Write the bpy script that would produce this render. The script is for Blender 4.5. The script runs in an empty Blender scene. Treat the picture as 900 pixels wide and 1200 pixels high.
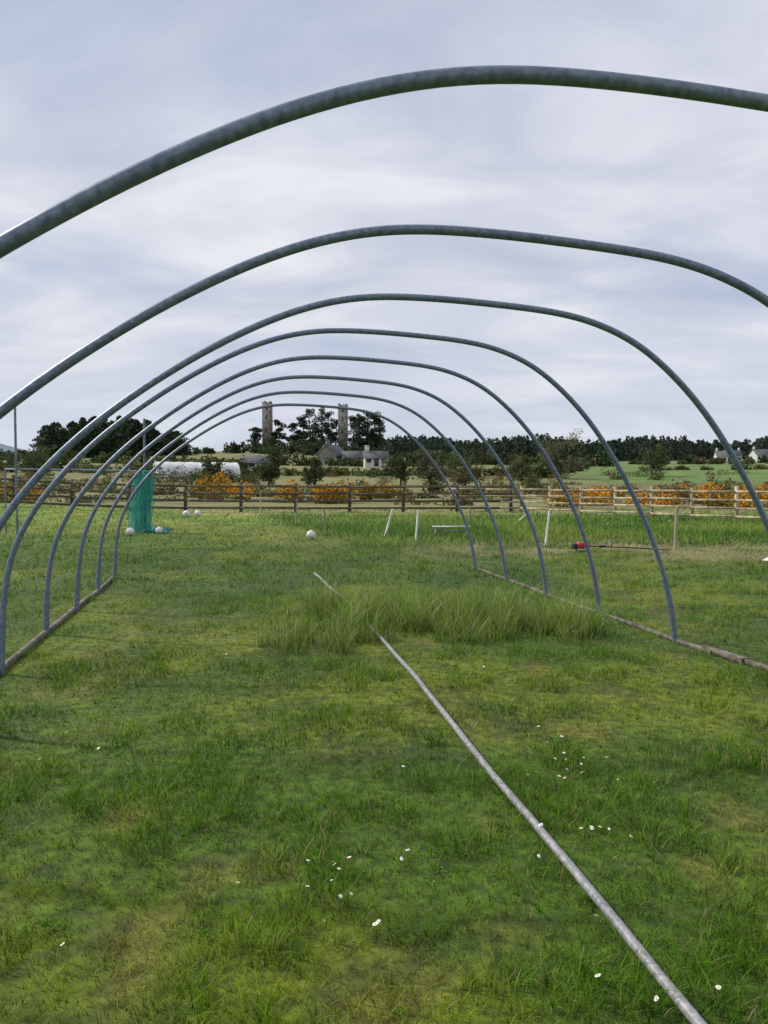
import bpy, math, numpy as np
from mathutils import Vector
scene = bpy.context.scene
try:
    scene.view_settings.view_transform='Standard'; scene.view_settings.look='None'; scene.view_settings.exposure=0
except Exception: pass

# ---------------------------------------------------------------- noise
TAB = np.random.RandomState(3).rand(256,256)
def vnoise(x,y):
    xi=np.floor(x).astype(int); yi=np.floor(y).astype(int)
    fx=x-xi; fy=y-yi; fx=fx*fx*(3-2*fx); fy=fy*fy*(3-2*fy)
    a=TAB[xi&255,yi&255]; b=TAB[(xi+1)&255,yi&255]; c=TAB[xi&255,(yi+1)&255]; d=TAB[(xi+1)&255,(yi+1)&255]
    return (a*(1-fx)+b*fx)*(1-fy)+(c*(1-fx)+d*fx)*fy
def fbm(x,y,o=4):
    s=0;a=.5;t=0
    for i in range(o):
        s=s+a*vnoise(x*2**i+17.3*i,y*2**i+9.1*i); t+=a; a*=.5
    return s/t
def sstep(a,b,x):
    t=np.clip((x-a)/(b-a),0,1); return t*t*(3-2*t)

# ---------------------------------------------------------------- terrain
def terrain(x,y):
    x=np.asarray(x,float); y=np.asarray(y,float)
    r=np.hypot(x,y)
    z=np.interp(r,[0,46,62,100,150,300,600,1200,2500,5000],[0,0,.25,1.9,4.2,8.5,16,27,42,50])
    z=z+(fbm(x*.9,y*.9,3)-.5)*.05
    z=z+sstep(50,110,r)*(fbm(x*.012+5,y*.012,3)-.5)*3.0
    z=z+.5*np.exp(-(((x+23)/8.0)**2+((y-40)/9.0)**2))
    z=z+5.5*np.exp(-(((x+30)/55.0)**2+((y-260)/60.0)**2))
    z=z+175*np.exp(-(((x+1750)/420.0)**2+((y-2700)/700.0)**2))
    z=z+60*np.exp(-(((x+900)/380.0)**2+((y-2700)/700.0)**2))
    z=z+70*np.exp(-(((x-3200)/1200.0)**2+((y-3300)/700.0)**2))
    return z
def tz(x,y): return float(terrain(np.array([x]),np.array([y]))[0])

def lerp(a,b,t):
    t=np.asarray(t)[...,None]; return a*(1-t)+b*t
C=lambda *c: np.array(c,float)
def rough_mask(x,y):
    e=(fbm(x*.35+3,y*.35,3)-.5)*3.0
    return sstep(-.6,.6, (y-18.6+e*.7))*sstep(-.7,.7,x+.6+(y-18.6)*.29+e*.5)*(1-sstep(44,47,y))
def straw_mask(x,y):
    e=(fbm(x*.25+9,y*.6,3)-.5)*2.6
    band=sstep(14.6,15.6,y+e)*(1-sstep(18.3,19.6,y+e))*sstep(.3,2.5,x+e)*.85
    band2=sstep(35,37.5,y+e)*(1-sstep(43,45,y))*sstep(-12,-8,x)*.7
    return np.clip(np.maximum(band,band2)*sstep(.36,.58,fbm(x*1.1,y*1.1+4,3)+.06),0,1)
def lawn_col(x,y):
    a=fbm(x*.55+1,y*.55,4); b=fbm(x*2.3+40,y*2.3,3); c=fbm(x*.16+70,y*.16,3); f=fbm(x*6+3,y*6,2); g=fbm(x*1.2+90,y*1.2+30,3)
    col=lerp(C(.125,.245,.008),C(.25,.335,.013),sstep(.38,.66,a))
    col=lerp(col,C(.33,.29,.06),sstep(.60,.80,b)*.55)
    col=lerp(col,C(.075,.17,.007),sstep(.5,.7,c)*.45)
    col=lerp(col,C(.055,.14,.007),sstep(.50,.64,g)*.55)
    col=lerp(col,C(.06,.13,.008),sstep(.52,.72,f)*.55)
    col=lerp(col,C(.36,.35,.08),sstep(12,24,y)*sstep(.45,.62,fbm(x*.5,y*.2+8,3))*.4)
    return col
def ground_col(x,y):
    r=np.hypot(x,y)
    col=lawn_col(x,y)
    col=lerp(col,C(.10,.18,.025),rough_mask(x,y)*.9)
    col=lerp(col,C(.46,.40,.20),straw_mask(x,y)*.8)
    n=fbm(x*.02+11,y*.02,3); m=fbm(x*.09,y*.09+31,4); k=fbm(x*.45,y*.45+3,3)
    far=lerp(C(.20,.20,.07),C(.12,.21,.035),sstep(.42,.55,n+.08*sstep(.1,.3,x/(r+1))))
    far=lerp(far,C(.13,.12,.05),sstep(.52,.68,m)*.65)
    far=far*(.65+.7*k)[...,None]
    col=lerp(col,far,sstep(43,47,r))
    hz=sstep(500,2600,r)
    col=lerp(col,C(.15,.20,.26),hz*.92)  # distance haze painted into the ground colour, bluer with range
    return col

# ---------------------------------------------------------------- mesh helper
def mk(name,V,F,col=None,mat=None,smooth=False,parent=None):
    V=np.asarray(V,np.float32); F=np.asarray(F,np.int32)
    me=bpy.data.meshes.new(name); k=F.shape[1]
    me.vertices.add(len(V)); me.vertices.foreach_set('co',V.ravel())
    me.loops.add(F.size); me.loops.foreach_set('vertex_index',F.ravel())
    me.polygons.add(len(F)); me.polygons.foreach_set('loop_start',np.arange(0,F.size,k,dtype=np.int32))
    me.polygons.foreach_set('loop_total',np.full(len(F),k,np.int32))
    if smooth: me.polygons.foreach_set('use_smooth',np.ones(len(F),bool))
    me.update(calc_edges=True)
    if col is not None:
        at=me.color_attributes.new('Col','FLOAT_COLOR','POINT')
        c4=np.ones((len(V),4),np.float32); c4[:,:3]=col
        at.data.foreach_set('color',c4.ravel())
    ob=bpy.data.objects.new(name,me); scene.collection.objects.link(ob)
    if mat: me.materials.append(mat)
    if parent: ob.parent=parent
    return ob
class Acc:
    def __init__(s): s.v=[];s.f=[];s.c=[];s.n=0
    def add(s,V,F,c):
        V=np.asarray(V,float); F=np.asarray(F,int)
        if F.shape[1]==4: F=np.concatenate([F[:,[0,1,2]],F[:,[0,2,3]]])
        c=np.asarray(c,float)
        if c.ndim==1: c=np.tile(c,(len(V),1))
        s.v.append(V); s.f.append(F+s.n); s.c.append(c); s.n+=len(V)
    def cone(s,p0,p1,r0,r1,c,k=7):
        p0=np.array(p0,float);p1=np.array(p1,float);d=p1-p0;d/=np.linalg.norm(d)+1e-9
        a=np.cross(d,[0,0,1.0]) if abs(d[2])<.9 else np.cross(d,[1.0,0,0]); a/=np.linalg.norm(a); b=np.cross(d,a)
        t=np.arange(k)*2*math.pi/k; ring=np.cos(t)[:,None]*a+np.sin(t)[:,None]*b
        V=np.concatenate([p0+ring*r0,p1+ring*r1,[p0],[p1]])
        F=[[i,(i+1)%k,k+(i+1)%k,k+i] for i in range(k)]
        s.add(V,F,c)
        s.add(V,[[k+i,k+(i+1)%k,2*k+1] for i in range(k)]+[[(i+1)%k,i,2*k] for i in range(k)],c)
    def box(s,cx,cy,cz,sx,sy,sz,c,rot=0,tilt=0):
        P=np.array([[a,b,d] for a in(-.5,.5) for b in(-.5,.5) for d in(-.5,.5)])*[sx,sy,sz]
        if tilt:
            ct,st=math.cos(tilt),math.sin(tilt); P=np.stack([P[:,0]*ct+P[:,2]*st,P[:,1],-P[:,0]*st+P[:,2]*ct],1)
        cr,sr=math.cos(rot),math.sin(rot)
        P=np.stack([P[:,0]*cr-P[:,1]*sr,P[:,0]*sr+P[:,1]*cr,P[:,2]],1)+[cx,cy,cz]
        s.add(P,[[0,1,3,2],[4,6,7,5],[0,4,5,1],[2,3,7,6],[0,2,6,4],[1,5,7,3]],c)
    def leaves(s,P,size,col,rs,flat=0):
        n=len(P); u=rs.normal(size=(n,3)); u/=np.linalg.norm(u,axis=1)[:,None]
        w=rs.normal(size=(n,3)); w=np.cross(u,w); w/=np.linalg.norm(w,axis=1)[:,None]
        sz=(size*rs.uniform(.5,1.3,n))[:,None]; 
        V=np.stack([P-u*sz,P+w*sz*.6,P+u*sz,P-w*sz*.6],1).reshape(-1,3)
        F=np.arange(n*4).reshape(n,4); s.add(V,F,np.repeat(col,4,axis=0))
    def done(s,name,mat,**k):
        return mk(name,np.concatenate(s.v),np.concatenate(s.f),np.concatenate(s.c),mat,**k)

# ---------------------------------------------------------------- materials
def base_mat(name):
    m=bpy.data.materials.new(name); m.use_nodes=True; nt=m.node_tree
    return m,nt,nt.nodes,nt.links,nt.nodes['Principled BSDF']
def veg_mat(name,trans=.3,rough=.65,spec=.25):
    m,nt,N,L,P=base_mat(name)
    a=N.new('ShaderNodeAttribute'); a.attribute_name='Col'
    L.new(a.outputs['Color'],P.inputs['Base Color']); P.inputs['Roughness'].default_value=rough
    P.inputs['Specular IOR Level'].default_value=spec
    if trans>0:
        t=N.new('ShaderNodeBsdfTranslucent'); L.new(a.outputs['Color'],t.inputs['Color'])
        x=N.new('ShaderNodeMixShader'); x.inputs[0].default_value=trans
        L.new(P.outputs[0],x.inputs[1]); L.new(t.outputs[0],x.inputs[2]); L.new(x.outputs[0],N['Material Output'].inputs['Surface'])
    return m
VEG=veg_mat('foliage',.25,.7,.12); GRASS=veg_mat('grass_blades',.3,.55,.12)
def noisy(name,c1,c2,scale=8,rough=.8,metal=0,bump=.2,attr=False,stretch=None,detail=6,lo=.35,hi=.65):
    m,nt,N,L,P=base_mat(name)
    tc=N.new('ShaderNodeTexCoord'); mp=N.new('ShaderNodeMapping')
    if stretch: mp.inputs['Scale'].default_value=stretch
    n=N.new('ShaderNodeTexNoise'); n.inputs['Scale'].default_value=scale; n.inputs['Detail'].default_value=detail
    r=N.new('ShaderNodeValToRGB'); r.color_ramp.elements[0].position=lo; r.color_ramp.elements[1].position=hi
    r.color_ramp.elements[0].color=(*c1,1); r.color_ramp.elements[1].color=(*c2,1)
    L.new(tc.outputs['Object'],mp.inputs[0]); L.new(mp.outputs[0],n.inputs['Vector']); L.new(n.outputs['Fac'],r.inputs[0])
    if attr:
        a=N.new('ShaderNodeAttribute'); a.attribute_name='Col'
        x=N.new('ShaderNodeMix'); x.data_type='RGBA'; x.blend_type='MULTIPLY'; x.inputs[0].default_value=1
        L.new(a.outputs['Color'],x.inputs[6]); L.new(r.outputs[0],x.inputs[7]); L.new(x.outputs[2],P.inputs['Base Color'])
    else: L.new(r.outputs[0],P.inputs['Base Color'])
    P.inputs['Roughness'].default_value=rough; P.inputs['Metallic'].default_value=metal
    b=N.new('ShaderNodeBump'); b.inputs['Strength'].default_value=bump; b.inputs['Distance'].default_value=.02
    L.new(n.outputs['Fac'],b.inputs['Height']); L.new(b.outputs[0],P.inputs['Normal'])
    return m
GROUND=noisy('ground_turf',(.45,.45,.4),(1.15,1.15,1.1),14,.95,0,.6,attr=True,detail=8)
GALV=noisy('galvanised_steel',(.095,.125,.18),(.22,.27,.35),42,.42,.2,.03,detail=9,lo=.3,hi=.72)
RAIL=noisy('base_rail_weathered',(.06,.05,.04),(.20,.175,.14),12,.85,0,.3)
POLE=noisy('dull_steel_pole',(.18,.18,.185),(.36,.36,.37),40,.5,.2,.05,detail=8)
PAINTW=noisy('wood_attr',(.55,.55,.55),(1.15,1.15,1.15),5,.85,0,.3,attr=True,stretch=(1,1,.25))
STONE=noisy('ruin_stone',(.12,.115,.105),(.28,.265,.235),.9,.95,0,.6)
SLATE=noisy('roof_slate',(.09,.095,.105),(.15,.155,.165),2,.9)
RENDER=noisy('white_render',(.5,.5,.48),(.66,.66,.64),1.5,.8)
GREYR=noisy('grey_stone_wall',(.17,.165,.15),(.32,.31,.28),1.2,.9)
POLYW=noisy('polythene_white',(.5,.53,.55),(.68,.70,.71),1.0,.6)
PLAIN=veg_mat('painted_parts',0,.45,.5)

# ---------------------------------------------------------------- ground sheet
n=480; t=np.linspace(-1,1,n); a=9.0; g=np.sinh(a*t)/math.sinh(a)*5200
X,Y=np.meshgrid(g,g,indexing='ij'); x=X.ravel(); y=Y.ravel()+4.0
z=terrain(x,y); idx=np.arange(n*n).reshape(n,n)
F=np.stack([idx[:-1,:-1],idx[1:,:-1],idx[1:,1:],idx[:-1,1:]],-1).reshape(-1,4)
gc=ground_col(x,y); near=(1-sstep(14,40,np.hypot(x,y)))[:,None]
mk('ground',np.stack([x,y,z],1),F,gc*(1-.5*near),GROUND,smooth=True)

# ---------------------------------------------------------------- grass blades
def blades(x,y,h,w,col0,col1,segs,rs,lean=.6,z0=None):
    n=len(x); z=terrain(x,y)-.004 if z0 is None else z0
    th=rs.uniform(0,2*math.pi,n); fa=rs.uniform(0,2*math.pi,n)
    ln=lean*rs.uniform(.15,1.25,n)
    L=[];K=[]
    for k in range(segs+1):
        t=k/segs; hw=w*.5*(1-t)**.6
        cx=x+np.cos(th)*ln*h*t**1.7; cy=y+np.sin(th)*ln*h*t**1.7; cz=z+h*t*(1-.25*ln*t)
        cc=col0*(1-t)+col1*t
        if k<segs:
            L+= [np.stack([cx-np.cos(fa)*hw,cy-np.sin(fa)*hw,cz],1),np.stack([cx+np.cos(fa)*hw,cy+np.sin(fa)*hw,cz],1)]; K+=[cc,cc]
        else: L.append(np.stack([cx,cy,cz],1)); K.append(cc)
    m=2*segs+1
    V=np.stack(L,1).reshape(-1,3); Cc=np.stack(K,1).reshape(-1,3)
    f=[]
    for k in range(segs-1): f+=[[2*k,2*k+1,2*k+3],[2*k,2*k+3,2*k+2]]
    f.append([2*segs-2,2*segs-1,2*segs])
    F=(np.arange(n)[:,None,None]*m+np.array(f)[None]).reshape(-1,3)
    return V,F,Cc
def scatter(y0,y1,dens,rs,slope=.62,mar=.9):
    w1=slope*y1+mar; N=int((y1-y0)*2*w1*dens)
    x=rs.uniform(-w1,w1,N); y=rs.uniform(y0,y1,N); k=np.abs(x)<slope*y+mar
    return x[k],y[k]
rs=np.random.RandomState(21); A=Acc()
zones=[(1.2,2.6,10500,.0032,3),(2.6,4.2,7000,.0038,2),(4.2,7,3200,.0052,2),(7,11,1450,.0075,1),(11,18,560,.012,1),(18,28,190,.02,1),(28,45,65,.035,1)]
for (y0,y1,d,w,sg) in zones:
    x,y=scatter(y0,y1,d,rs)
    cl=fbm(x*3.1+5,y*3.1,3); tuft=sstep(.48,.64,cl); micro=vnoise(x*14,y*14); m2=vnoise(x*30+7,y*30)
    keep=rs.rand(len(x))<.22+.55*micro+.3*m2; x,y,tuft,micro,m2=x[keep],y[keep],tuft[keep],micro[keep],m2[keep]
    nb=len(x); rm=rough_mask(x,y); sm=straw_mask(x,y)
    h=(.016+.030*rs.rand(nb))*(.55+.6*micro+.4*m2)*(1+1.6*tuft)*(1+ (y0>7)*.25)
    h=h*(1-rm)+rm*rs.uniform(.08,.30,nb)*(.5+fbm(x*.5,y*.5,2)); h=h*(1-rm*sstep(34,37,y)*.5)
    col=lawn_col(x,y); col=lerp(col,C(.085,.24,.010),tuft*.55)
    rc=lerp(C(.10,.24,.03),C(.25,.36,.06),sstep(.35,.7,fbm(x*.4+50,y*.4,3))); col=lerp(col,rc,rm)
    col=lerp(col,C(.60,.52,.29),sm*(rs.rand(nb)<.8)); h=h*(1-.5*sm*rm)
    col=col*rs.uniform(.45,1.55,nb)[:,None]
    dead=rs.rand(nb)<.09; col[dead]=C(.45,.37,.16)*rs.uniform(.5,1.2,dead.sum())[:,None]
    A.add(*blades(x,y,h,w*rs.uniform(.6,1.3,nb)*(1+rm*.3),col*.45,col*1.25,sg,rs,lean=1.0))  # shade between blades painted in: base colour darkened, tip lightened
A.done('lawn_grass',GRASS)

# tall tussock patch
rs=np.random.RandomState(5); A=Acc(); N=42000
x=rs.uniform(-1.3,2.6,N); y=rs.uniform(6.3,10.2,N)
def ell(cx,cy,rx,ry): return 1-np.sqrt(((x-cx)/rx)**2+((y-cy)/ry)**2)
m=np.maximum.reduce([ell(-.6,7.4,.55,.75),ell(-.1,7.8,.5,.7),ell(.25,8.5,.7,.9),ell(.9,8.2,.8,1.0),ell(1.75,8.1,.75,.8),ell(-.2,9.0,.9,.6)])
m=m+(fbm(x*2.2,y*2.2,3)-.5)*1.0
cp=vnoise(x*5,y*5)
k=(m>0)&(rs.rand(N)<np.clip(m*3+.08,0,1)*(.06+1.5*cp**1.8)); x,y,m,cp=x[k],y[k],m[k],cp[k]; nb=len(x)
h=(.12+.28*rs.rand(nb))*(.5+np.clip(m*1.8,0,.65))*(.35+1.15*cp)
c1=lerp(C(.09,.22,.022),C(.34,.46,.09),(rs.rand(nb)*.55+.5*vnoise(x*2.5,y*2.5+7)))*rs.uniform(.6,1.3,nb)[:,None]
dd=rs.rand(nb)<.13; c1[dd]=C(.60,.51,.28)
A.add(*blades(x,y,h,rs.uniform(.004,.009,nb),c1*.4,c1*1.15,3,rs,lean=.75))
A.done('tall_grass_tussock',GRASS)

# daisies
rs=np.random.RandomState(9); A=Acc()
pts=[(-.03,2.55),(-.02,2.57),(.9,3.27),(.93,3.25),(-.30,2.97),(-.14,3.02),(-.55,2.84),(-.12,2.75),(.74,2.62),(.65,2.28),(-1.05,2.45),(.62,3.02),(.80,2.2),(1.0,2.24)]
for i in range(18): pts.append((.95+rs.normal()*.14,4.0+rs.normal()*.25))
for i in range(9): pts.append((-.1+rs.normal()*.15,2.85+rs.normal()*.15))
for i in range(5): pts.append((.9+rs.normal()*.08,3.3+rs.normal()*.08))
for i in range(16): pts.append((rs.uniform(-3,3.2),rs.uniform(3.5,9)))
for (a_,b_) in pts:
    z0=tz(a_,b_); hh=rs.uniform(.05,.07); r=rs.uniform(.006,.0115); tl=rs.normal(size=2)*.35
    A.cone((a_,b_,z0),(a_,b_,z0+hh),.001,.001,(.1,.2,.03),4)
    V=[(a_,b_,z0+hh)]; k=14
    for j in range(k):
        an=j*2*math.pi/k; rr=r*(1 if j%2 else .78)*rs.uniform(.8,1.1); V.append((a_+math.cos(an)*rr,b_+math.sin(an)*rr,z0+hh+.002+rr*(math.cos(an)*tl[0]+math.sin(an)*tl[1])))
    A.add(V,[[0,1+j,1+(j+1)%k] for j in range(k)],(.8,.8,.81))
    A.cone((a_,b_,z0+hh),(a_,b_,z0+hh+.004),r*.35,r*.2,(.75,.5,.03),6)
A.done('daisies',PLAIN)

# broad-leaved weeds pressed into the lawn
rs=np.random.RandomState(19); A=Acc()
for i in range(80):
    cx,cy=rs.uniform(-2.4,2.6),rs.uniform(1.9,6.5); z0=tz(cx,cy)+.014; k=rs.randint(5,9); R_=rs.uniform(.015,.032); cc=C(.10,.24,.02)*rs.uniform(.7,1.2)
    for j in range(k):
        an=j*6.283/k+rs.normal()*.3; c_,s_=math.cos(an),math.sin(an); w_=R_*.2; R2=R_*rs.uniform(.6,1.2)
        A.add([(cx,cy,z0),(cx+c_*R2*.6-s_*w_,cy+s_*R2*.6+c_*w_,z0+.018),(cx+c_*R2,cy+s_*R2,z0+.012),(cx+c_*R2*.6+s_*w_,cy+s_*R2*.6-c_*w_,z0+.018)],[[0,1,2,3]],cc)
A.done('lawn_weeds',GRASS)

# ---------------------------------------------------------------- polytunnel frame
yaw=math.radians(11.3); ax=np.array([-math.sin(yaw),math.cos(yaw)]); pp=np.array([math.cos(yaw),math.sin(yaw)])
CO=1.2
def T(s,u,z=0): 
    p=ax*s+pp*(CO+u); return np.array([p[0],p[1],z])
prof=np.array([(-3.05,-.05),(-3.03,.45),(-2.95,.95),(-2.7,1.43),(-2.3,1.88),(-1.85,2.24),(-1.4,2.53),(-.95,2.75),(-.5,2.87),(0,2.885),(.5,2.86),(.95,2.82),(1.3,2.735),(1.65,2.565),(2.05,2.22),(2.4,1.77),(2.72,1.2),(2.94,.6),(3.05,-.05)])
def catmull(P,k=8):
    P=np.vstack([2*P[0]-P[1],P,2*P[-1]-P[-2]]); out=[]
    for i in range(1,len(P)-2):
        for j in range(k):
            t=j/k; out.append(.5*((2*P[i])+(-P[i-1]+P[i+1])*t+(2*P[i-1]-5*P[i]+4*P[i+1]-P[i+2])*t*t+(-P[i-1]+3*P[i]-3*P[i+1]+P[i+2])*t**3))
    out.append(P[-2]); return np.array(out)
def smooth(q,it=14):
    q=q.copy()
    for _ in range(it): q[1:-1]=q[1:-1]*.5+(q[:-2]+q[2:])*.25
    return q
frame=bpy.data.objects.new('polytunnel_frame',None); scene.collection.objects.link(frame)
def tube(name,pts,r,mat,parent=None,k=12):
    pts=np.array(pts,float); n=len(pts); d=np.gradient(pts,axis=0); d/=np.linalg.norm(d,axis=1)[:,None]
    up=np.array([ax[0],ax[1],0]) if abs(np.dot(d[0],[ax[0],ax[1],0]))<.7 else np.array([0,0,1.0])
    V=[]
    for i in range(n):
        a_=np.cross(d[i],up); a_/=np.linalg.norm(a_); b_=np.cross(d[i],a_)
        for j in range(k):
            t=2*math.pi*j/k; V.append(pts[i]+r*(math.cos(t)*a_+math.sin(t)*b_))
    F=[[i*k+j,i*k+(j+1)%k,(i+1)*k+(j+1)%k,(i+1)*k+j] for i in range(n-1) for j in range(k)]
    return mk(name,V,F,None,mat,smooth=True,parent=parent)
S=[2.1,3.66,5.2,6.72,8.28,9.84,11.4,12.97]; AP=[2.72,2.78,2.83,2.89,2.89,2.89,2.88,2.85]; SH=[-.02,.05,.17,.0,.0,0,0,0]; TI=[.018,0,0,0,0,0,0,0]
rs=np.random.RandomState(12)
for i,(s,ap) in enumerate(zip(S,AP)):
    P=prof.copy(); P[:,1]*=ap/2.88
    q=smooth(catmull(P)); ls=rs.normal()*.02; am=rs.normal()*.015; ph=rs.uniform(0,6)
    pts=[T(s+ls*z_/2.9+.012*math.sin(u_*1.3+i),u_+SH[i]+am*math.sin(z_*1.4+ph)*(z_>0)*min(1,z_),z_+TI[i]*u_*max(0,min(1,z_))) for u_,z_ in q]
    tube(f'hoop_{i+1}',pts,.0235,GALV,frame,16)
    for sg in (0,1):
        qq=pts[:9] if sg==0 else pts[-9:]
        tube(f'foot_socket_{i+1}_{sg}',qq,.029,GALV,frame,12)
def plank(name,s0,s1,u,w,h,mat,z=0):
    N_=max(2,int((s1-s0)/.5)); V=[]
    for i in range(N_+1):
        s=s0+(s1-s0)*i/N_; uu=u+.012*math.sin(s*1.7)
        for (a_,b_) in((-w/2,0),(w/2,0),(w/2,h),(-w/2,h)):
            p=T(s,uu+a_); V.append((p[0],p[1],tz(p[0],p[1])-.005+b_+z))
    F=[[4*i+j,4*i+(j+1)%4,4*i+4+(j+1)%4,4*i+4+j] for i in range(N_) for j in range(4)]+[[0,1,2,3],[4*N_+3,4*N_+2,4*N_+1,4*N_]]
    return mk(name,V,F,None,mat,parent=frame)
plank('base_rail_left',3.4,13.05,-3.06,.045,.055,RAIL)
plank('base_rail_right',6.15,13.05,3.06,.045,.042,RAIL)
plank('base_rail_right_near',3.2,6.0,3.1,.045,.05,RAIL)
plank('joint_board',5.75,6.3,3.085,.07,.055,RAIL,.004)
# fallen ridge pole
pts=[(1.09,1.0),(.884,2.15),(.48,4.4),(.085,6.85),(-.45,9.6),(-1.16,12.7)]
q=catmull(np.array(pts),10)
tube('ridge_pole',[(p[0],p[1],tz(p[0],p[1])+.042) for p in q],.0185,POLE,None,8)

# ---------------------------------------------------------------- fences
def rail_fence(name,line,h,col,rails,space,pw,rh,seed,overtop=.06):
    rs=np.random.RandomState(seed); A=Acc(); line=np.array(line,float)
    seg=np.linalg.norm(np.diff(line,axis=0),axis=1); cum=np.r_[0,np.cumsum(seg)]; tot=cum[-1]; k=int(tot/space)
    P=[np.array([np.interp(i*tot/k,cum,line[:,0]),np.interp(i*tot/k,cum,line[:,1])]) for i in range(k+1)]
    for i,p in enumerate(P):
        z0=tz(*p); d=(P[min(i+1,k)]-P[max(i-1,0)]); rot=math.atan2(d[1],d[0])
        c=np.array(col)*rs.uniform(.75,1.2); hh=h+overtop+rs.uniform(-.04,.06)
        A.box(p[0],p[1],z0+hh/2-.1,pw,pw,hh+.2,c,rot,rs.normal()*.015)
        if i<k:
            q=P[i+1]; z1=tz(*q); L=np.linalg.norm(q-p); nx=np.array([math.sin(rot),-math.cos(rot)])*(pw/2+.02)
            for r_ in range(rails):
                zz=h-.1-r_*(h-.32)/(rails-1); m=(p+q)/2+nx; j=rs.normal()*.012
                d2=q-p; rt=math.atan2(d2[1],d2[0])
                A.box(m[0],m[1],(z0+z1)/2+zz+j,L*.998,.032,rh,np.array(col)*rs.uniform(.75,1.25),rt,-math.atan2(z1-z0,L)+rs.normal()*.003)
    return A.done(name,PAINTW)
rail_fence('post_and_rail_fence',[(-60,33),(-30,37),(-17,38.5),(-6,39.6),(6.6,40)],1.42,(.11,.09,.065),4,2.75,.16,.11,1,.1)
rail_fence('timber_fence',[(3.6,41.2),(6.9,39.6),(10.8,34),(14.3,28.6),(20,20.5),(26,12)],1.28,(.44,.36,.23),4,1.9,.11,.09,2,.06)

def stake(name,p,top,r,col):
    A=Acc(); z0=tz(p[0],p[1]); A.cone((p[0],p[1],z0-.1),(p[0]+top[0],p[1]+top[1],z0+top[2]),r,r*.85,col,8)
    A.cone((p[0]+top[0],p[1]+top[1],z0+top[2]),(p[0]+top[0],p[1]+top[1],z0+top[2]+r*.4),r*.85,r*.3,col,8)
    return A.done(name,PAINTW)
stake('wooden_post',(6.65,17.5),(.03,0,.98),.045,(.45,.36,.25))
stake('white_stake',(0,22.2),(.25,.1,.78),.032,(.85,.85,.82))
stake('white_stake.001',(.85,20.5),(.06,.1,.8),.028,(.85,.85,.82))
stake('white_stake.002',(3.93,18.7),(.12,.1,.85),.028,(.85,.85,.82))
stake('white_stake.003',(4.9,29),(.55,0,.4),.03,(.8,.8,.78))
stake('thin_stake',(-1.72,22.4),(-.02,0,.75),.024,(.3,.25,.17))
stake('thin_stake.001',(-3.2,28),(.02,0,.95),.028,(.3,.24,.16))
stake('thin_stake.002',(-5.8,36),(.02,0,1.1),.035,(.45,.37,.25))
stake('thin_stake.003',(2.9,26),(.02,0,.8),.025,(.3,.24,.16))
A=Acc()
z0=tz(2,22)
A.box(1.95,22.2,z0+.27,1.1,.24,.03,(.6,.6,.57),.03)
for xx in(1.5,2.4):
    A.box(xx,22.2,z0+.12,.05,.22,.26,(.4,.36,.3),.03)
A.box(1.95,22.2,z0+.15,.85,.04,.05,(.5,.46,.4),.03)
A.done('low_plank_bench',PAINTW)
def ball(name,x,y,r,col,col2):
    bpy.ops.mesh.primitive_ico_sphere_add(subdivisions=4,radius=r,location=(x,y,tz(x,y)+r*.97)); o=bpy.context.object; o.name=name
    m,nt,N,L,P=base_mat(name+'_leather'); v=N.new('ShaderNodeTexVoronoi'); v.feature='DISTANCE_TO_EDGE'; v.inputs['Scale'].default_value=9
    tc=N.new('ShaderNodeTexCoord'); L.new(tc.outputs['Object'],v.inputs['Vector'])
    r_=N.new('ShaderNodeValToRGB'); r_.color_ramp.elements[0].color=(*col2,1); r_.color_ramp.elements[1].color=(*col,1); r_.color_ramp.elements[1].position=.06
    L.new(v.outputs['Distance'],r_.inputs[0]); L.new(r_.outputs[0],P.inputs['Base Color']); P.inputs['Roughness'].default_value=.45
    o.data.materials.append(m); o.data.shade_smooth()
ball('football',-7.35,22.2,.12,(.75,.75,.74),(.25,.25,.25))
ball('football.001',-8.75,34,.15,(.8,.8,.79),(.25,.25,.25))
ball('football.002',-2.0,21.0,.12,(.75,.75,.74),(.25,.25,.25))
ball('football.003',-8.5,35,.14,(.8,.8,.79),(.25,.25,.25))
ball('football.004',-6.75,23.0,.11,(.7,.72,.74),(.25,.25,.25))

# goal posts with bundled net
goal=bpy.data.objects.new('gaelic_goalposts',None); scene.collection.objects.link(goal)
GP=noisy('goal_paint',(.10,.14,.18),(.2,.25,.3),6,.5)
xl,yl,xr,yr=-10.62,22.2,-7.35,23.6
tube('upright_left',[(xl,yl,-.1),(xl,yl,1.9),(xl,yl,3.76)],.034,GP,goal,8)
tube('upright_right',[(xr,yr,-.1),(xr,yr,1.9),(xr+.01,yr,3.5)],.034,GP,goal,8)
tube('crossbar',[(xl,yl,1.93),((xl+xr)/2,(yl+yr)/2,1.91),(xr+.05,yr,1.87)],.028,GP,goal,8)
bx,by=-.32,.9
tube('rear_post',[(xl+bx-.25,yl+by-.4,-.1),(xl+bx-.25,yl+by-.4,1),(xl+bx-.25,yl+by-.4,1.92)],.026,GP,goal,8)
tube('rear_bar',[(xl+bx-.25,yl+by-.4,1.95),(-9,23.5,1.93),(xr+.1,yr+.8,1.9)],.022,GP,goal,8)
tube('side_bar',[(xl,yl,1.93),(xl-.3,yl+.25,1.93),(xl+bx-.25,yl+by-.4,1.94)],.022,GP,goal,8)
NET=noisy('teal_netting',(.02,.30,.25),(.06,.52,.43),10,.7)
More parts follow.
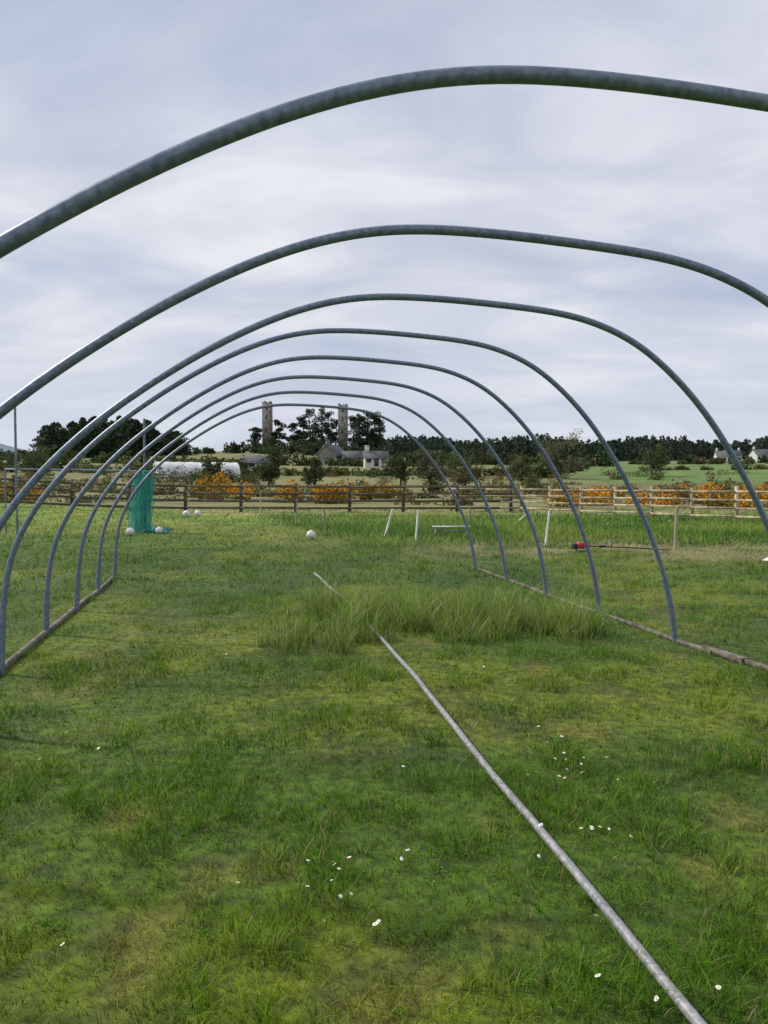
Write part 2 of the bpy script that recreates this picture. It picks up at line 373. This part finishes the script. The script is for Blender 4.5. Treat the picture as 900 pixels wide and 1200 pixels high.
for layer,(nr,nh,rk) in enumerate([(44,36,1.0),(38,32,.75),(26,26,.45)]):
    V=[]
    for j in range(nh+1):
        t=j/nh; zz=1.85*(1-t)
        prf=np.interp(t,[0,.06,.2,.5,.8,1],[.10,.20,.25,.28,.27,.32])
        for i in range(nr):
            an=2*math.pi*i/nr
            rad=prf*rk*(1+.22*math.sin(an*5+t*4+layer)+.14*math.sin(an*9-t*7))
            V.append((xr-.06+math.cos(an)*rad*1.05-.05*t+.03*math.sin(t*6),yr+math.sin(an)*rad,zz+.05*math.sin(an*3)*(1-t)+.01+tz(xr,yr)))
    F=[[j*nr+i,j*nr+(i+1)%nr,(j+1)*nr+(i+1)%nr,(j+1)*nr+i] for j in range(nh) for i in range(nr)]
    o=mk(f'net_{layer}',V,F,None,NET,parent=goal)
    w=o.modifiers.new('w','WIREFRAME'); w.thickness=.013; w.use_even_offset=False
A=Acc(); rs=np.random.RandomState(4)
P=rs.normal(size=(400,3))*[.15,.12,.05]+[xr+.4,yr-.1,.06]; P[:,2]=np.abs(P[:,2])+.01
A.leaves(P,.05,np.tile(C(.14,.50,.52),(400,1))*rs.uniform(.5,1.3,400)[:,None],rs)
o=A.done('net_spill',PLAIN); o.parent=goal

# brush cutter
bc=bpy.data.objects.new('brush_cutter',None); scene.collection.objects.link(bc)
def rbox(name,loc,dim,col,rot=0,bev=.03):
    bpy.ops.mesh.primitive_cube_add(size=1,location=loc,rotation=(0,0,rot)); o=bpy.context.object; o.name=name; o.scale=dim
    bpy.ops.object.transform_apply(location=False,rotation=False,scale=True)
    b=o.modifiers.new('b','BEVEL'); b.width=bev; b.segments=3
    m,nt,N,L,P=base_mat(name); P.inputs['Base Color'].default_value=(*col,1); P.inputs['Roughness'].default_value=.4
    nn=N.new('ShaderNodeTexNoise'); nn.inputs['Scale'].default_value=20; rr=N.new('ShaderNodeMapRange'); rr.inputs[3].default_value=.3; rr.inputs[4].default_value=.7
    L.new(nn.outputs[0],rr.inputs[0]); L.new(rr.outputs[0],P.inputs['Roughness'])
    o.data.materials.append(m); o.parent=bc; return o
rbox('engine_housing',(4.36,17,.155),(.2,.2,.14),(.42,.02,.02),.2,.05)
rbox('fuel_tank',(4.36,16.97,.06),(.18,.18,.06),(.3,.28,.27),.2)
rbox('clutch_cover',(4.52,17.0,.135),(.1,.1,.1),(.35,.02,.02),.1,.035)
rbox('starter_cover',(4.22,17,.14),(.08,.16,.13),(.02,.02,.02),.2)
tube('shaft',[(4.56,17,.135),(5.4,17.02,.105),(6.25,17.05,.06)],.014,noisy('shaft_paint',(.03,.02,.02),(.2,.05,.04),3,.4),bc,8)
tube('handle',[(5.0,16.75,.24),(5.02,16.87,.19),(5.02,17,.13),(5.04,17.15,.2),(5.05,17.27,.25)],.012,GALV,bc,8)
rbox('grip',(4.85,17.0,.13),(.16,.05,.05),(.02,.02,.02),0,.015)
rbox('cutter_guard',(6.2,17.05,.07),(.16,.24,.025),(.10,.05,.04),0,.01)
rbox('cutter_head',(6.3,17.05,.04),(.09,.09,.06),(.03,.03,.03),0,.025)

A=Acc(); A.add([(7.3,14.6,.06),(7.5,14.65,.1),(7.45,14.8,.05),(7.4,14.7,.13),(7.3,14.8,.05)],[[0,1,3],[1,2,3],[2,4,3],[4,0,3]],(.7,.7,.7)); A.done('paper_scrap',PLAIN)

# ---------------------------------------------------------------- bushes and trees
def ellpts(rs,n,c,r,shell=.5):
    d=rs.normal(size=(n,3)); d/=np.linalg.norm(d,axis=1)[:,None]
    q=(rs.rand(n)**(1/3))*(1-shell)+shell*(.75+.3*rs.rand(n))
    return np.array(c)+d*q[:,None]*np.array(r)
def bush(A,x,y,w,h,col,rs,n=260,size=.14,flower=None,ff=.4):
    z0=tz(x,y)-.15; k=max(3,int(w*1.6))
    for i in range(k):
        cx=x+rs.uniform(-.5,.5)*w*.75; cy=y+rs.uniform(-.4,.4)*w*.6; hh=h*rs.uniform(.55,1.0); rr=w/k*rs.uniform(.75,1.3)+.15
        P=ellpts(rs,n//k,(cx,cy,z0+hh*.5),(rr,rr,hh*.55)); P[:,2]=np.maximum(P[:,2],z0)
        c=np.tile(np.array(col,float),(len(P),1))*rs.uniform(.5,1.5,len(P))[:,None]
        if flower is not None:
            f=(rs.rand(len(P))<ff*(.2+1.4*rs.rand()))&(P[:,2]>z0+hh*.3); c[f]=np.array(flower)*rs.uniform(.7,1.2,f.sum())[:,None]
        A.leaves(P,size,c,rs)
GF=(.72,.33,.02)
rs=np.random.RandomState(31)
for gi,(px,D,w_,h_,ff) in enumerate([(8,52,3,1.3,.5),(40,54,2.2,1.2,.4),(248,56,2.6,2.1,.8),(272,58,2.4,1.9,.75),(342,54,1.8,1.8,.8),(376,52,1.7,1.5,.75),(398,53,2.6,1.9,.8),(425,58,1.6,1.6,.45),(452,60,2.2,1.8,.4),(236,62,1.6,1.4,.5)]):
    A=Acc(); d=D; tx=(px-450)/900
    bush(A,tx*d,d,w_,h_*1.15,(.09,.11,.025),rs,1100,.085,GF,ff)
    A.done('gorse_bush' if gi==0 else f'gorse_bush.{gi:03d}',VEG)
A=Acc()
for i in range(36):
    d=rs.uniform(46,60); tx=rs.uniform(.22,.66); 
    bush(A,tx*d,d,rs.uniform(1.2,2.8),rs.uniform(.9,1.75),(.12,.10,.045),rs,520,.09,GF,rs.uniform(.2,.85))
A.done('gorse_thicket',VEG)
# low dry scrub between the fence and the hedges
A=Acc()
for i in range(190):
    d=rs.uniform(47,98); tx=rs.uniform(-.6,.66)
    c=[(.15,.13,.06),(.10,.13,.04),(.18,.12,.065),(.07,.10,.035)][rs.randint(4)]
    bush(A,tx*d,d,rs.uniform(.8,2.8),rs.uniform(.35,1.1)*(1+.5*(d>70)),c,rs,260,.09)
A.done('low_scrub',VEG)
def hedgerow(name,line,h,w,col,n,seed,size,cnt=220):
    rs=np.random.RandomState(seed); A=Acc(); line=np.array(line,float); t=np.linspace(0,len(line)-1,n)
    for q in t:
        q=np.clip(q+rs.uniform(-.3,.3)*(len(line)-1)/n,0,len(line)-1.001); i=int(q); p=line[i]+(line[i+1]-line[i])*(q-i)
        c=np.array(col)*rs.uniform(.6,1.5)*np.array([rs.uniform(.85,1.3),1,1])
        bush(A,p[0],p[1]+rs.uniform(-w,w),rs.uniform(.8,1.6)*h*1.5,h*rs.uniform(.45,1.3),c,rs,cnt,size)
    return A.done(name,VEG)
hedgerow('scrub_hedgerow',[(-62,72),(-20,66),(10,64),(50,62)],1.2,4,(.14,.14,.055),50,1,.15,330)
hedgerow('scrub_hedgerow.001',[(-90,112),(-30,106),(20,96)],2.4,5,(.08,.105,.038),50,2,.25,320)
hedgerow('scrub_hedgerow.002',[(-140,165),(-60,150),(0,145),(40,140)],2.8,5,(.07,.095,.038),60,3,.35,300)
hedgerow('scrub_hedgerow.003',[(-170,235),(-60,215),(30,230),(160,240),(260,220)],3.0,4,(.055,.08,.035),90,4,.45,280)
hedgerow('scrub_hedgerow.004',[(20,95),(45,160),(70,280)],1.6,2,(.07,.09,.04),30,6,.3,260)
hedgerow('scrub_hedgerow.005',[(40,120),(80,110),(110,105)],1.2,2,(.10,.11,.05),26,8,.25,260)
hedgerow('scrub_hedgerow.006',[(60,180),(110,165),(170,160)],1.8,2,(.08,.10,.045),26,9,.3,260)
hedgerow('scrub_hedgerow.007',[(-27,84),(-20,83),(-15,84)],1.7,.6,(.07,.10,.035),9,10,.12,500)

def broadleaf(name,x,y,h,w,col,seed,n=2200,size=.16,shell=.5):
    rs=np.random.RandomState(seed); A=Acc(); z0=tz(x,y)-.1; bark=(.09,.075,.055)
    A.cone((x,y,z0),(x+.1,y,z0+h*.4),h*.035,h*.022,bark)
    tips=[]
    for i in range(13):
        an=rs.uniform(0,6.28); up=rs.uniform(.22,.9); p1=(x+math.cos(an)*w*.42*rs.uniform(.4,1),y+math.sin(an)*w*.42*rs.uniform(.4,1),z0+h*up)
        A.cone((x+.05,y,z0+h*rs.uniform(.1,.35)),p1,h*.014,h*.005,bark,5); tips.append(p1)
        for j in range(5):
            p2=np.array(p1)+rs.normal(size=3)*[w*.13,w*.13,h*.1]; A.cone(p1,p2,h*.005,h*.002,bark,4); tips.append(tuple(p2))
    per=n//len(tips)
    for p in tips:
        P=ellpts(rs,per,p,(w*.13,w*.13,h*.1),shell); P[:,2]=np.maximum(P[:,2],z0+.1)
        A.leaves(P,size,np.tile(np.array(col)*rs.uniform(.6,1.4),(per,1))*rs.uniform(.6,1.35,per)[:,None],rs)
    return A.done(name,VEG)
broadleaf('hawthorn_tree',20.5,90,5.2,5.0,(.15,.15,.08),1,2800,.10)
broadleaf('hawthorn_tree.001',32,92,3.8,3.4,(.09,.11,.045),2,2000,.11)
broadleaf('hawthorn_tree.002',4.2,70,3.9,3.4,(.10,.11,.055),3,2200,.10)
broadleaf('hawthorn_tree.003',7.6,72,3.3,3.0,(.11,.12,.055),4,2000,.10)
broadleaf('hawthorn_tree.004',-12,80,3.8,2.8,(.055,.08,.03),5,2200,.12)
broadleaf('hawthorn_tree.005',-6.8,75,3.6,1.8,(.055,.08,.03),6,2000,.10)
broadleaf('hawthorn_tree.006',1.7,80,3.0,1.8,(.055,.08,.03),7,2000,.10)
broadleaf('hawthorn_tree.007',-40,88,3.8,5,(.08,.10,.04),8,2200,.13)
broadleaf('hawthorn_tree.008',14.2,80,3.2,3,(.11,.125,.055),9,2000,.11)
broadleaf('hawthorn_tree.009',-17.5,78,2.8,2.0,(.07,.10,.035),11,1800,.11)

def conifer_into(A,x,y,h,w,rs,n=260,size=.5,col=(.035,.055,.028),z0=None,clear=.12):
    z0=tz(x,y)-.2 if z0 is None else z0
    A.cone((x,y,z0),(x,y,z0+h*.9),h*.02,h*.004,(.07,.055,.04),5)
    t=rs.rand(n)**.9; zz=z0+h*(clear+(1-clear)*t); an=rs.uniform(0,6.28,n)
    lay=1+.35*np.sin(t*h*3.2+an*2); rr=w*.5*(1-t)**.6*lay*np.sqrt(rs.rand(n))*1.1+.1
    P=np.stack([x+np.cos(an)*rr,y+np.sin(an)*rr,zz],1)
    A.leaves(P,size,np.tile(np.array(col)*rs.uniform(.7,1.35),(n,1))*rs.uniform(.5,1.5,n)[:,None],rs)
def pine(name,x,y,h,w,seed):
    rs=np.random.RandomState(seed); A=Acc(); z0=tz(x,y)-.3; bark=(.08,.06,.045); lean=rs.normal()*.4
    A.cone((x,y,z0),(x+lean*.5,y,z0+h*.5),h*.022,h*.016,bark); A.cone((x+lean*.5,y,z0+h*.5),(x+lean,y,z0+h*.93),h*.016,h*.004,bark)
    for i in range(24):
        t=rs.uniform(.16,.95); an=rs.uniform(0,6.28); L=w*.5*rs.uniform(.3,1.0)*(1.25-t*.85)
        b0=np.array([x+lean*t,y,z0+h*t]); b1=b0+[math.cos(an)*L,math.sin(an)*L,h*.03]
        A.cone(b0,b1,h*.007,h*.003,bark,4)
        P=ellpts(rs,80,b1,(w*.20,w*.20,h*.06),.3); A.leaves(P,.27,np.tile(C(.04,.062,.032)*rs.uniform(.6,1.5),(80,1))*rs.uniform(.6,1.4,80)[:,None],rs)
    P=ellpts(rs,100,(x+lean,y,z0+h*.93),(w*.15,w*.15,h*.08),.3); A.leaves(P,.26,np.tile(C(.04,.062,.032),(100,1))*rs.uniform(.6,1.4,100)[:,None],rs)
    return A.done(name,VEG)
i=0
for px,top,D,w in[(328,492,250,5.5),(343,496,255,5.5),(356,487,262,6),(365,479,255,6),(377,478,258,6.5),(386,482,262,6),(393,492,258,5.5),(414,487,262,6),(422,484,258,6),(430,481,262,6.5),(438,483,255,6),(445,490,256,5.5),(300,500,250,5.5),(322,506,240,5),(350,503,242,6),(372,500,242,6.5),(425,503,243,6),(437,502,243,6)]:
    x_=(px-450)/900*D; zt_=(565-top)/900*D+1.56; hh=zt_-tz(x_,D)
    pine('pine_tree' if i==0 else f'pine_tree.{i:03d}',x_,D,hh,w,60+i); i+=1
rs=np.random.RandomState(77); A=Acc()
for i in range(95):
    D=rs.uniform(205,240); px=rs.uniform(52,208); top=489+abs(px-130)*.12+rs.uniform(-4,9)+ (10 if px>180 else 0)
    x_=(px-450)/900*D; hh=(565-top)/900*D+1.56-tz(x_,D); conifer_into(A,x_,D,hh,rs.uniform(7,10),rs,480,.45,clear=.0)
A.done('conifer_grove',VEG)
A=Acc()
for i in range(34):
    D=rs.uniform(222,240); px=rs.uniform(280,458); x_=(px-450)/900*D
    bush(A,x_,D,rs.uniform(3,6),rs.uniform(1.8,4.5),(.055,.075,.03),rs,300,.36)
A.done('castle_scrub',VEG)
A=Acc()
for i in range(1300):
    D=rs.uniform(420,520); tx=rs.uniform(-.03,.74); x_=tx*D
    hh=(rs.uniform(13,16.5)-5*tx)*(1.0+.10*math.sin(tx*40)); conifer_into(A,x_,D,hh,rs.uniform(6,8.5),rs,75,1.0,(.05,.075,.05),clear=.0)
A.done('distant_forest',VEG)
A=Acc()
for i in range(260):
    D=rs.uniform(500,640); tx=rs.uniform(-.62,-.05); x_=tx*D
    conifer_into(A,x_,D,rs.uniform(4,9),rs.uniform(7,11),rs,60,1.2,(.065,.09,.065),clear=.0)
A.done('distant_woodland',VEG)

# ---------------------------------------------------------------- buildings
def ruin_tower(name,x,y,w,d,top,seed):
    rs=np.random.RandomState(seed); z0=tz(x,y)-1; H=top-z0; e=bpy.data.objects.new(name,None); scene.collection.objects.link(e)
    A=Acc(); th=.7
    for (cx,cy,sx,sy) in[(0,-d/2,w,th),(0,d/2,w,th),(-w/2,0,th,d),(w/2,0,th,d)]:
        k=6
        for j in range(k):
            o=(j+.5)/k-.5; hh=H*(1-.02-.10*rs.rand()*(1 if 1<=j<=4 else .2))
            if sx>sy: A.box(x+cx+o*sx,y+cy,z0+hh/2,sx/k-.004,th*rs.uniform(.95,1.05),hh,(1,1,1))
            else: A.box(x+cx,y+cy+o*sy,z0+hh/2,th*rs.uniform(.95,1.05),sy/k-.004,hh,(1,1,1))
    o=A.done('walls',STONE,parent=e)
    A=Acc()
    for zz in(.45,.68,.85):
        A.box(x,y-d/2-th/2-.02,z0+H*zz,.4,.06,1.3,(.02,.02,.02))
    A.done('window_slits',PLAIN,parent=e)
ruin_tower('ruined_stone_tower',-37.2,246,2.2,3.0,27.6,1)
ruin_tower('ruined_stone_tower.001',-13.1,246,2.3,3.0,26.9,2)
def house(name,x,y,w,d,eave,ridge,wall,roof,rot=0,wins=4,door=True,chim=2,sink=.3):
    e=bpy.data.objects.new(name,None); scene.collection.objects.link(e); e.location=(x,y,tz(x,y)-sink); e.rotation_euler=(0,0,rot)
    V=[(-w/2,-d/2,0),(w/2,-d/2,0),(w/2,d/2,0),(-w/2,d/2,0),(-w/2,-d/2,eave),(w/2,-d/2,eave),(w/2,d/2,eave),(-w/2,d/2,eave),(-w/2,0,ridge),(w/2,0,ridge)]
    me=bpy.data.meshes.new('walls'); me.from_pydata(V,[],[(0,1,5,4),(2,3,7,6),(1,2,6,9,5),(3,0,4,8,7)]); me.materials.append(wall)
    o=bpy.data.objects.new('walls',me); scene.collection.objects.link(o); o.parent=e
    ov=.3; s=(ridge-eave)/(d/2)
    for sg,nm in((-1,'roof_front'),(1,'roof_back')):
        V=[(-w/2-ov,sg*(d/2+ov),eave-ov*s+.03),(w/2+ov,sg*(d/2+ov),eave-ov*s+.03),(w/2+ov,0,ridge+.03),(-w/2-ov,0,ridge+.03)]
        V+=[(a_,b_,c_+.15) for a_,b_,c_ in V]
        mk(nm,V,[[0,1,2,3],[4,5,6,7],[0,1,5,4],[1,2,6,5],[3,0,4,7]],None,roof,parent=e)
    A=Acc(); n_=wins+(1 if door else 0)
    for i in range(n_):
        xx=-w/2+w*(i+.5)/n_; ww=min(1.2,w/n_*.6)
        if door and i==n_//2: A.box(xx,-d/2-.02,1.0+sink,min(1,ww),.06,min(2.0,eave-.5),(.1,.05,.03))
        else: A.box(xx,-d/2-.02,1.3+sink,ww,.06,.8,(.03,.035,.04)); A.box(xx,-d/2-.05,.86+sink,ww*1.15,.12,.08,(.5,.5,.5))
    A.done('windows_and_door',PLAIN,parent=e)
    for i in range(chim):
        A=Acc(); xx=(-w/2+.5) if i==0 else (w/2-.5); A.box(xx,0,ridge+.4,.7,.6,1.3,(1,1,1)); A.box(xx,0,ridge+1.1,.85,.75,.12,(1,1,1)); A.done(f'chimney_{i}',wall,parent=e)
house('stone_farmhouse',-10.6,158,4.6,4.4,2.4,4.3,GREYR,SLATE,1.1,3,True,1)
house('stone_outbuilding',-6.4,157,4,3.4,1.9,3.0,GREYR,SLATE,.1,1,True,0)
house('white_cottage',-1.5,136,4,3.5,2.0,3.1,RENDER,SLATE,.1,2,True,1)
house('bungalow',134,300,9,6,2.4,4.4,RENDER,SLATE,-.2,4,True,2,0)
house('bungalow.001',148.5,302,8,6,2.6,4.8,RENDER,SLATE,.1,4,True,2,0)
house('white_shed',-18.5,112,4,3.5,1.8,2.6,RENDER,SLATE,.2,1,True,0)
def arch(name,x,y,L,r,h,rot,mat):
    V=[];k=16;m=14
    for i in range(m+1):
        for j in range(k+1):
            an=math.pi*j/k; V.append(((i/m-.5)*L,-math.cos(an)*r,math.sin(an)**.8*h*(1-.03*(i%2))))
    F=[[i*(k+1)+j,(i+1)*(k+1)+j,(i+1)*(k+1)+j+1,i*(k+1)+j+1] for i in range(m) for j in range(k)]
    c=len(V); V+= [(-L/2,0,0),(L/2,0,0)]
    F2=[tuple(f) for f in F]+[(j,j+1,c) for j in range(k)]+[(m*(k+1)+j+1,m*(k+1)+j,c+1) for j in range(k)]
    me=bpy.data.meshes.new(name); me.from_pydata(V,[],F2); me.materials.append(mat); o=bpy.data.objects.new(name,me); scene.collection.objects.link(o); o.location=(x,y,tz(x,y)-.1); o.rotation_euler=(0,0,rot)
    return o
arch('covered_polytunnel',-23.4,96,10.0,2.2,1.9,.45,POLYW)

# ---------------------------------------------------------------- world
w=bpy.data.worlds.new('World'); scene.world=w; w.use_nodes=True; nt=w.node_tree; N=nt.nodes; L=nt.links; bg=N['Background']
sky=N.new('ShaderNodeTexSky'); sky.sky_type='NISHITA'; sky.sun_disc=False
SE,SR=math.radians(42),math.radians(-70)
sky.sun_elevation=SE; sky.sun_rotation=SR
tc=N.new('ShaderNodeTexCoord'); sep=N.new('ShaderNodeSeparateXYZ'); L.new(tc.outputs['Generated'],sep.inputs[0])
def M(op,a_,b_=None,clamp=False):
    m=N.new('ShaderNodeMath'); m.operation=op; m.use_clamp=clamp
    for i,v in enumerate((a_,b_)):
        if v is None: continue
        if isinstance(v,(int,float)): m.inputs[i].default_value=v
        else: L.new(v,m.inputs[i])
    return m.outputs[0]
zc=M('ADD',M('MAXIMUM',sep.outputs[2],0),.25)
cmb=N.new('ShaderNodeCombineXYZ'); L.new(M('DIVIDE',sep.outputs[0],zc),cmb.inputs[0]); L.new(M('DIVIDE',sep.outputs[1],zc),cmb.inputs[1])
mp=N.new('ShaderNodeMapping'); mp.inputs['Rotation'].default_value=(0,0,.35); mp.inputs['Scale'].default_value=(1.0,1.7,1); mp.inputs['Location'].default_value=(3.1,1.7,0); L.new(cmb.outputs[0],mp.inputs[0])
def noise(scale,det,rough,dist,vec):
    n=N.new('ShaderNodeTexNoise'); n.inputs['Scale'].default_value=scale; n.inputs['Detail'].default_value=det; n.inputs['Roughness'].default_value=rough; n.inputs['Distortion'].default_value=dist; L.new(vec,n.inputs['Vector']); return n.outputs['Fac']
n1=noise(1.1,8,.52,.3,mp.outputs[0]); n2=noise(1.8,8,.52,.5,mp.outputs[0])
def ramp(f,stops):
    r=N.new('ShaderNodeValToRGB'); e=r.color_ramp.elements
    e[0].position=stops[0][0]; e[0].color=(*stops[0][1],1); e[1].position=stops[-1][0]; e[1].color=(*stops[-1][1],1)
    for p,c in stops[1:-1]:
        q=e.new(p); q.color=(*c,1)
    L.new(f,r.inputs[0]); return r.outputs[0]
cl=ramp(n2,[(.30,(.53,.57,.70)),(.48,(.65,.68,.785)),(.66,(.82,.84,.89))])
sc=N.new('ShaderNodeVectorMath'); sc.operation='SCALE'; sc.inputs['Scale'].default_value=10.0; L.new(cl,sc.inputs[0])
blue=ramp(n1,[(.36,(.42,.52,.74)),(.50,(1,1,1))])
# thinner cloud lets the blue through
mask=ramp(n1,[(.34,(.35,.35,.35)),(.50,(1,1,1))])
bl=N.new('ShaderNodeMix'); bl.data_type='RGBA'; bl.inputs[0].default_value=.72; L.new(sky.outputs[0],bl.inputs[6]); bl.inputs[7].default_value=(4.3,5.1,7.0,1)
mx=N.new('ShaderNodeMix'); mx.data_type='RGBA'; L.new(mask,mx.inputs[0]); L.new(bl.outputs[2],mx.inputs[6]); L.new(sc.outputs[0],mx.inputs[7])
hz=ramp(sep.outputs[2],[(0.0,(.75,.75,.75)),(.24,(0,0,0))])
mh=N.new('ShaderNodeMix'); mh.data_type='RGBA'; L.new(hz,mh.inputs[0]); L.new(mx.outputs[2],mh.inputs[6]); mh.inputs[7].default_value=(6.4,6.95,7.9,1)
L.new(mh.outputs[2],bg.inputs['Color']); bg.inputs['Strength'].default_value=.1

sun=bpy.data.lights.new('sun','SUN'); sun.energy=3.6; sun.angle=math.radians(4); sun.color=(1,.94,.84)
so=bpy.data.objects.new('sun',sun); scene.collection.objects.link(so)
d=Vector((math.sin(SR)*math.cos(SE),math.cos(SR)*math.cos(SE),math.sin(SE)))
so.rotation_euler=d.to_track_quat('Z','Y').to_euler()

# ---------------------------------------------------------------- camera
cam=bpy.data.cameras.new('camera'); cam.sensor_fit='VERTICAL'; cam.sensor_height=36; cam.lens=27; cam.clip_end=9000; cam.clip_start=.05
co=bpy.data.objects.new('camera',cam); scene.collection.objects.link(co); co.location=(0,0,1.557); co.rotation_euler=(math.radians(90-2.23),0,0)
scene.camera=co
